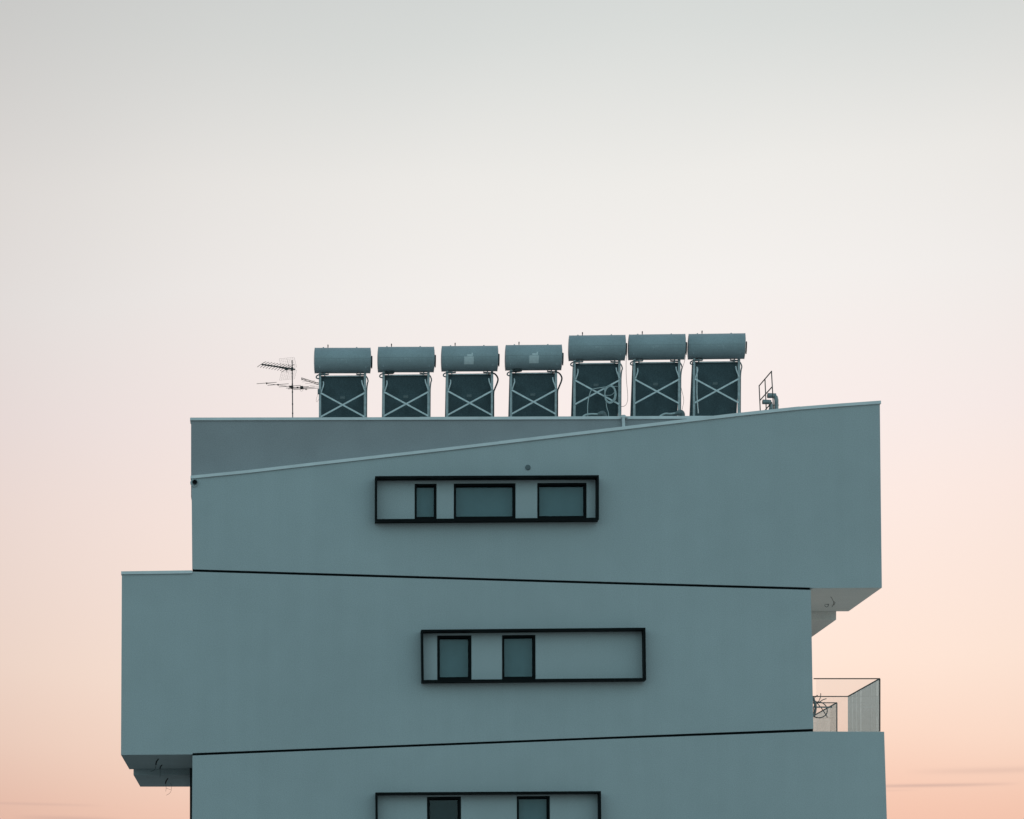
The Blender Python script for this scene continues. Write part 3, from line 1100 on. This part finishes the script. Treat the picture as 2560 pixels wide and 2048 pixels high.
# lower aerial: long sparse rods
v0, v1 = P(*za(365, 808), AD - 0.27), P(*za(1440, 955), AD + 0.16)
mb = MB()
mb.bar(v0, v1, 0.006, 0.006, (0, 0, 1))
pm = v0.lerp(v1, (1030 - 365) / (1440 - 365))
mb.box(pm - Vector((0.055, 0.02, 0.016)), pm + Vector((0.02, 0.025, 0.018)))
mb.tube([Vector((pm.x, AD, pm.z - 0.035)), Vector((pm.x, AD, pm.z + 0.03))], 0.019, 8)
boom2 = mb.build("aerial_boom", "aerial_plastic", ant, o)
rods = [((120, 818), (632, 780)), ((400, 858), (940, 818)), ((690, 900), (1250, 858)), ((875, 930), (1460, 885)), ((925, 950), (1610, 900)), ((1060, 970), (1715, 928))]
for k, (a, b) in enumerate(rods):
    mx = (a[0] + b[0]) / 2
    t = min(max((mx - 365) / (1440 - 365), 0), 1)
    dm = AD - 0.27 + 0.43 * t
    mb = MB()
    mb.tube([P(*za(*a), dm + 0.05), P(*za(*b), dm - 0.05)], 0.0048 if k not in (4,) else 0.0060, 5)
    cc = P(*za(mx, (a[1] + b[1]) / 2), dm)
    mb.tube([cc + Vector((0, 0, -0.024)), cc + Vector((0, 0, 0.006))], 0, 6, radii=[0.008, 0.019])
    mb.build("rod", "aerial", boom2, o)
mb = MB()
bx = P(*za(1275, 912), AD + 0.09)
mb.box(bx - Vector((0.03, 0.02, 0.026)), bx + Vector((0.03, 0.02, 0.024)))
mb.tube(curve([bx + Vector(q) for q in ((-0.025, 0, -0.02), (-0.03, 0, -0.05), (-0.005, 0, -0.078), (0.022, 0, -0.055), (0.026, 0, -0.02))], 4), 0.0022, 5)
mb.build("balun_box", "aerial_plastic", boom2, o)

# second, smaller aerial on its own short post behind the first heater
l0, l1 = P(*za(1275, 685), 1.45), P(*za(1760, 838), 1.92)
ext = l0 + (l1 - l0) * 1.45
o2 = Vector((ext.x, ext.y, ROOF_L))
an2 = thing("log_periodic_antenna", "small twin boom aerial poking out behind the left leg of the leftmost heater", "antenna", o2)
mb = MB()
for s in (0.5, -0.5):
    mb.bar(l0 + Vector((0, 0, s * 0.026)), ext + Vector((0, 0, s * 0.026)), 0.010, 0.010, (0, 0, 1))
mb.box(l0 - Vector((0.006, 0.01, 0.018)), l0 + Vector((0.006, 0.01, 0.018)))
mb.build("aerial_boom", "aerial", an2, o2)
for t, hw_ in ((0.10, 0.05), (0.36, 0.13), (0.62, 0.17), (0.9, 0.19), (1.15, 0.2)):
    c = l0 + (l1 - l0) * t
    mb = MB()
    e = Vector((0.93, -0.36, 0.0))
    mb.tube([c - e * hw_ + Vector((0, 0, -.012)), c + e * hw_ + Vector((0, 0, -.012))], 0.0026, 5)
    mb.build("rod", "wire_grid", an2, o2)
mb = MB()
mb.tube([(ext.x, ext.y, ROOF_L - 0.03), (ext.x, ext.y, ext.z + 0.03)], 0.016, 8)
mb.build("mast", "aerial", an2, o2)

# junction box on the first heater's leg
jb0, jb1 = P(*za(1686, 1076), HD - 0.03), P(*za(1745, 948), HD - 0.03)
o3 = Vector(((jb0.x + jb1.x) / 2, jb0.y, jb0.z))
jb = thing("junction_box", "small grey junction box with thin red wire on the leftmost heater's leg", "box", o3)
mb = MB()
mb.box((jb0.x, jb0.y, jb0.z), (jb1.x, jb0.y + 0.045, jb1.z))
mb.box((jb0.x + 0.004, jb0.y - 0.006, jb0.z + 0.004), (jb1.x - 0.004, jb0.y, jb1.z - 0.004))
mb.build("casing", "hose", jb, o3)
mb = MB()
mb.tube(curve([P(*za(x, y), HD - 0.02) for x, y in ((1692, 1070), (1672, 1140), (1655, 1205), (1650, 1260), (1668, 1282), (1700, 1240), (1725, 1205))]), 0.0024, 5)
mb.build("wire", "red_cable", jb, o3)

# ------------------------------------------------------------------ roof guard rail and vent pipes
zg = lambda x, y: (1840 + x / 5.133, 880 + y / 5.133)
GD0, GD1 = 1.0, 2.05
nt_, nb_ = P(*zg(455, 250), GD0), P(*zg(483, 745), GD0)
ft_, fb_ = P(*zg(297, 435), GD1), P(*zg(312, 770), GD1)
mt_, mb_ = P(*zg(372, 352), (GD0 + GD1) / 2), P(*zg(389, 760), (GD0 + GD1) / 2)
og = Vector((mb_.x, mb_.y, ROOF_R))
gr = thing("roof_guard_rail", "dark steel guard rail standing edge on behind the sloping parapet", "railing", og)


def down(p, q, z):
    t = (z - p.z) / (q.z - p.z)
    return p + (q - p) * t


for a, b in ((nt_, nb_), (mt_, mb_), (ft_, fb_)):
    m = MB()
    m.tube([down(a, b, ROOF_R - 0.05), a], 0.0105, 10)
    m.build("post", "guard", gr, og)
for a, b in ((nt_, ft_), (P(*zg(462, 450), GD0), P(*zg(307, 622), GD1)), (P(*zg(457, 650), GD0), P(*zg(330, 800), GD1))):
    m = MB()
    ov = (a - b).normalized() * 0.008
    m.tube([a + ov, b - ov], 0.0115, 10)
    m.build("rail", "guard", gr, og)


def vent_pipe(path, d, r, label):
    pts = [P(*zg(x, y), d) for x, y in path]
    ob = Vector((pts[0].x, d, ROOF_R))
    root = thing("vent_pipe", label, "vent pipe", ob, "gooseneck vent pipes behind the guard rail")
    m = MB()
    pts = [Vector((pts[0].x, d, ROOF_R - 0.05))] + pts
    m.tube(pts, r, 16)
    for t in (0.15, 0.55):
        c = pts[0].lerp(pts[1], 1).lerp(pts[2], t)
        m.tube([c - Vector((0, 0, .010)), c + Vector((0, 0, .010))], r + 0.005, 16)
    m.build("pipe", "duct", root, ob)
    m = MB()
    e = pts[-1]
    dd = (pts[-1] - pts[-2]).normalized()
    m.tube([e - dd * 0.16, e - dd * 0.03, e], 0, 16, radii=[r + 0.004, r + 0.007, r + 0.007])
    m.build("hood", "duct", root, ob)
    m = MB()
    m.tube([e - dd * 0.01, e + dd * 0.002], r - 0.002, 16)
    m.build("opening", "gap", root, ob)


vent_pipe([(518, 760), (518, 620), (510, 584), (485, 562), (405, 560)], 1.35, 0.042, "taller bent metal vent pipe beside the guard rail")
vent_pipe([(449, 780), (449, 690), (441, 660), (420, 644), (341, 641)], 1.30, 0.038, "shorter bent metal vent pipe seen through the guard rail")

# ------------------------------------------------------------------ terrace balustrades
XR = P(2201.0, 0).x


def glass_panel(a, b, z0, z1, th=0.012):
    """vertical pane between plan points a and b"""
    m = MB()
    a, b = Vector((a[0], a[1], 0)), Vector((b[0], b[1], 0))
    t = (b - a).normalized()
    nrm = Vector((-t.y, t.x, 0)) * th / 2
    m.hexa([a - nrm + Vector((0, 0, z0)), b - nrm + Vector((0, 0, z0)), b + nrm + Vector((0, 0, z0)), a + nrm + Vector((0, 0, z0)),
            a - nrm + Vector((0, 0, z1)), b - nrm + Vector((0, 0, z1)), b + nrm + Vector((0, 0, z1)), a + nrm + Vector((0, 0, z1))])
    return m


rz = P(0, 1695.8).z


def balustrade(y0, y1, xl_front, xl_pane, label, floor_z, side="side_glass"):
    ob = Vector((XR, y0, floor_z))
    root = thing("glass_balustrade", label, "balustrade", ob, "glass balustrades on the terrace")
    zt = rz - 0.010
    glass_panel((xl_pane, y0), (XR - 0.012, y0), floor_z, zt).build("glass_panel", "rail_glass", root, ob)
    glass_panel((XR, y0 + 0.014), (XR, y1 - 0.014), floor_z, zt).build("glass_panel", side, root, ob)
    glass_panel((XR - 0.012, y1), (RX1 + 0.03, y1), floor_z, zt).build("glass_panel", "rail_glass", root, ob)
    m = MB()
    m.bar((xl_front, y0, rz), (XR + 0.008, y0, rz), 0.017, 0.030, (0, 1, 0))
    m.build("rail", "rail_metal", root, ob)
    m = MB()
    m.bar((XR, y0 + 0.016, rz - 0.001), (XR, y1 - 0.016, rz - 0.001), 0.026, 0.016, (0, 0, 1))
    m.build("rail", "rail_metal", root, ob)
    m = MB()
    m.bar((XR + 0.008, y1, rz), (RX1 + 0.03, y1, rz), 0.017, 0.030, (0, 1, 0))
    m.build("rail", "rail_metal", root, ob)
    m = MB()
    m.bar((XR + 0.004, y0, floor_z), (XR + 0.004, y0, rz - 0.009), 0.020, 0.022, (0, 1, 0))
    m.build("post", "rail_metal", root, ob)


balustrade(0.06, 2.55, P(2036, 0).x, P(2043, 0).x, "glass balustrade with thin dark rail on the near edge of the terrace", tz + 0.012)
balustrade(3.50, 5.95, RX1 + 0.03, RX1 + 0.04, "glass balustrade farther back on the terrace behind the bunch of loose conduits", tz + 0.012, "pale_side_glass")

# ------------------------------------------------------------------ bunch of conduits sticking out on the terrace
zc = lambda x, y: (2020 + x / 15.4, 1720 + y / 15.4)
CD = 2.75
oc = Vector((RX1, CD, tz + 0.012))
cb = thing("conduit_bundle", "bunch of loose curling conduits and cable ends sprouting from the wall above the terrace", "conduits", oc)
runs = [
    ("hose", 0.024, [(60, 300), (150, 330), (215, 420), (255, 560), (295, 700), (285, 850), (250, 1000), (150, 1120)]),
    ("cable", 0.0085, [(150, 560), (230, 420), (310, 320), (375, 285)]),
    ("brown_cable", 0.0075, [(490, 205), (486, 330), (452, 430), (415, 505), (330, 560), (200, 600)]),
    ("brown_cable", 0.0085, [(300, 640), (400, 570), (480, 522), (580, 455), (712, 415)]),
    ("cable", 0.0105, [(200, 600), (330, 545), (460, 550), (600, 605), (692, 705), (740, 850), (722, 980), (660, 1060), (540, 1130), (420, 1150), (300, 1130), (205, 1083), (100, 980)]),
    ("cable", 0.0090, [(290, 500), (370, 600), (440, 690), (540, 810), (660, 990), (752, 1135)]),
    ("cable", 0.0095, [(190, 480), (225, 560), (245, 660), (215, 760), (225, 880), (215, 980), (260, 1060), (262, 1100)]),
]
for k, (mat, r, pts) in enumerate(runs):
    m = MB()
    m.tube(curve([P(*zc(x, y), CD + 0.02 * k - 0.06) for x, y in pts], 5), r, 8)
    m.build("conduit", mat, cb, oc)
m = MB()
m.bar(P(*zc(200, 740), CD - 0.1), P(*zc(932, 742), CD - 0.1), 0.026, 0.02)
m.build("conduit", "hose", cb, oc)

# ------------------------------------------------------------------ lamp wires hanging from the soffits
zl = lambda x, y: (280 + x / 6.7375, 1820 + y / 6.7375)
zr = lambda x, y: (1980 + x / 7.7, 1420 + y / 7.7)


def wire(paths, d, label, mat="cable"):
    pts0 = paths[0][1]
    o = P(*pts0[0], d)
    m = MB()
    for r, pts in paths:
        m.tube(curve([P(u, v, d) for u, v in pts]), r, 6)
    w = m.build("loose_cable", mat, None, o)
    tag(w, label, "cable", "loose lamp cables under the overhangs")


def soffit_d(v, v_edge):
    """depth at which a point of the level soffit whose front edge is at v_edge shows at v"""
    return D * ((V0 - v_edge) / (V0 - v) - 1)


def Z2(f, pts):
    return [f(x, y) for x, y in pts]


wire([(0.013, Z2(zl, [(785, 520), (750, 570), (738, 625)])), (0.004, Z2(zl, [(738, 620), (735, 660), (715, 705), (650, 738)]))],
     soffit_d(1820 + 520 / 6.7375, 1887), "dark cable curling from the left overhang, farthest left of its three cables")
wire([(0.012, Z2(zl, [(845, 622), (820, 650), (808, 690)])), (0.0035, Z2(zl, [(808, 685), (812, 760), (808, 830)]))],
     soffit_d(1820 + 622 / 6.7375, 1887), "straight dark cable hanging in front of the pale slab edge under the left overhang")
d2 = (D + FRONT_D) * ((V0 - 1937.6) / (V0 - (1820 + 850 / 6.7375))) - D
wire([(0.013, Z2(zl, [(945, 848), (915, 890), (900, 940)])), (0.0028, Z2(zl, [(900, 935), (912, 1000), (905, 1070)])),
      (0.0030, Z2(zl, [(985, 925), (1000, 1000), (995, 1060), (965, 1105), (915, 1135)])), (0.0022, Z2(zl, [(905, 1010), (950, 1028), (990, 1040)]))],
     d2, "thin reddish cable loop dangling below the left slab against the sky", "brown_cable")
wire([(0.0045, Z2(zr, [(738, 552), (765, 580), (785, 620), (800, 660), (795, 705), (770, 750)])), (0.0045, Z2(zr, [(800, 650), (826, 662), (815, 700), (800, 715)]))],
     soffit_d(1420 + 552 / 7.7, 1469.6), "dark cable end hooked down from the right overhang, nearer the corner")
wire([(0.0045, Z2(zr, [(610, 690), (640, 695), (632, 730), (660, 752), (690, 740), (705, 700), (660, 708)]))],
     soffit_d(1420 + 690 / 7.7, 1469.6), "small loop of cable under the right overhang, nearer the wall")
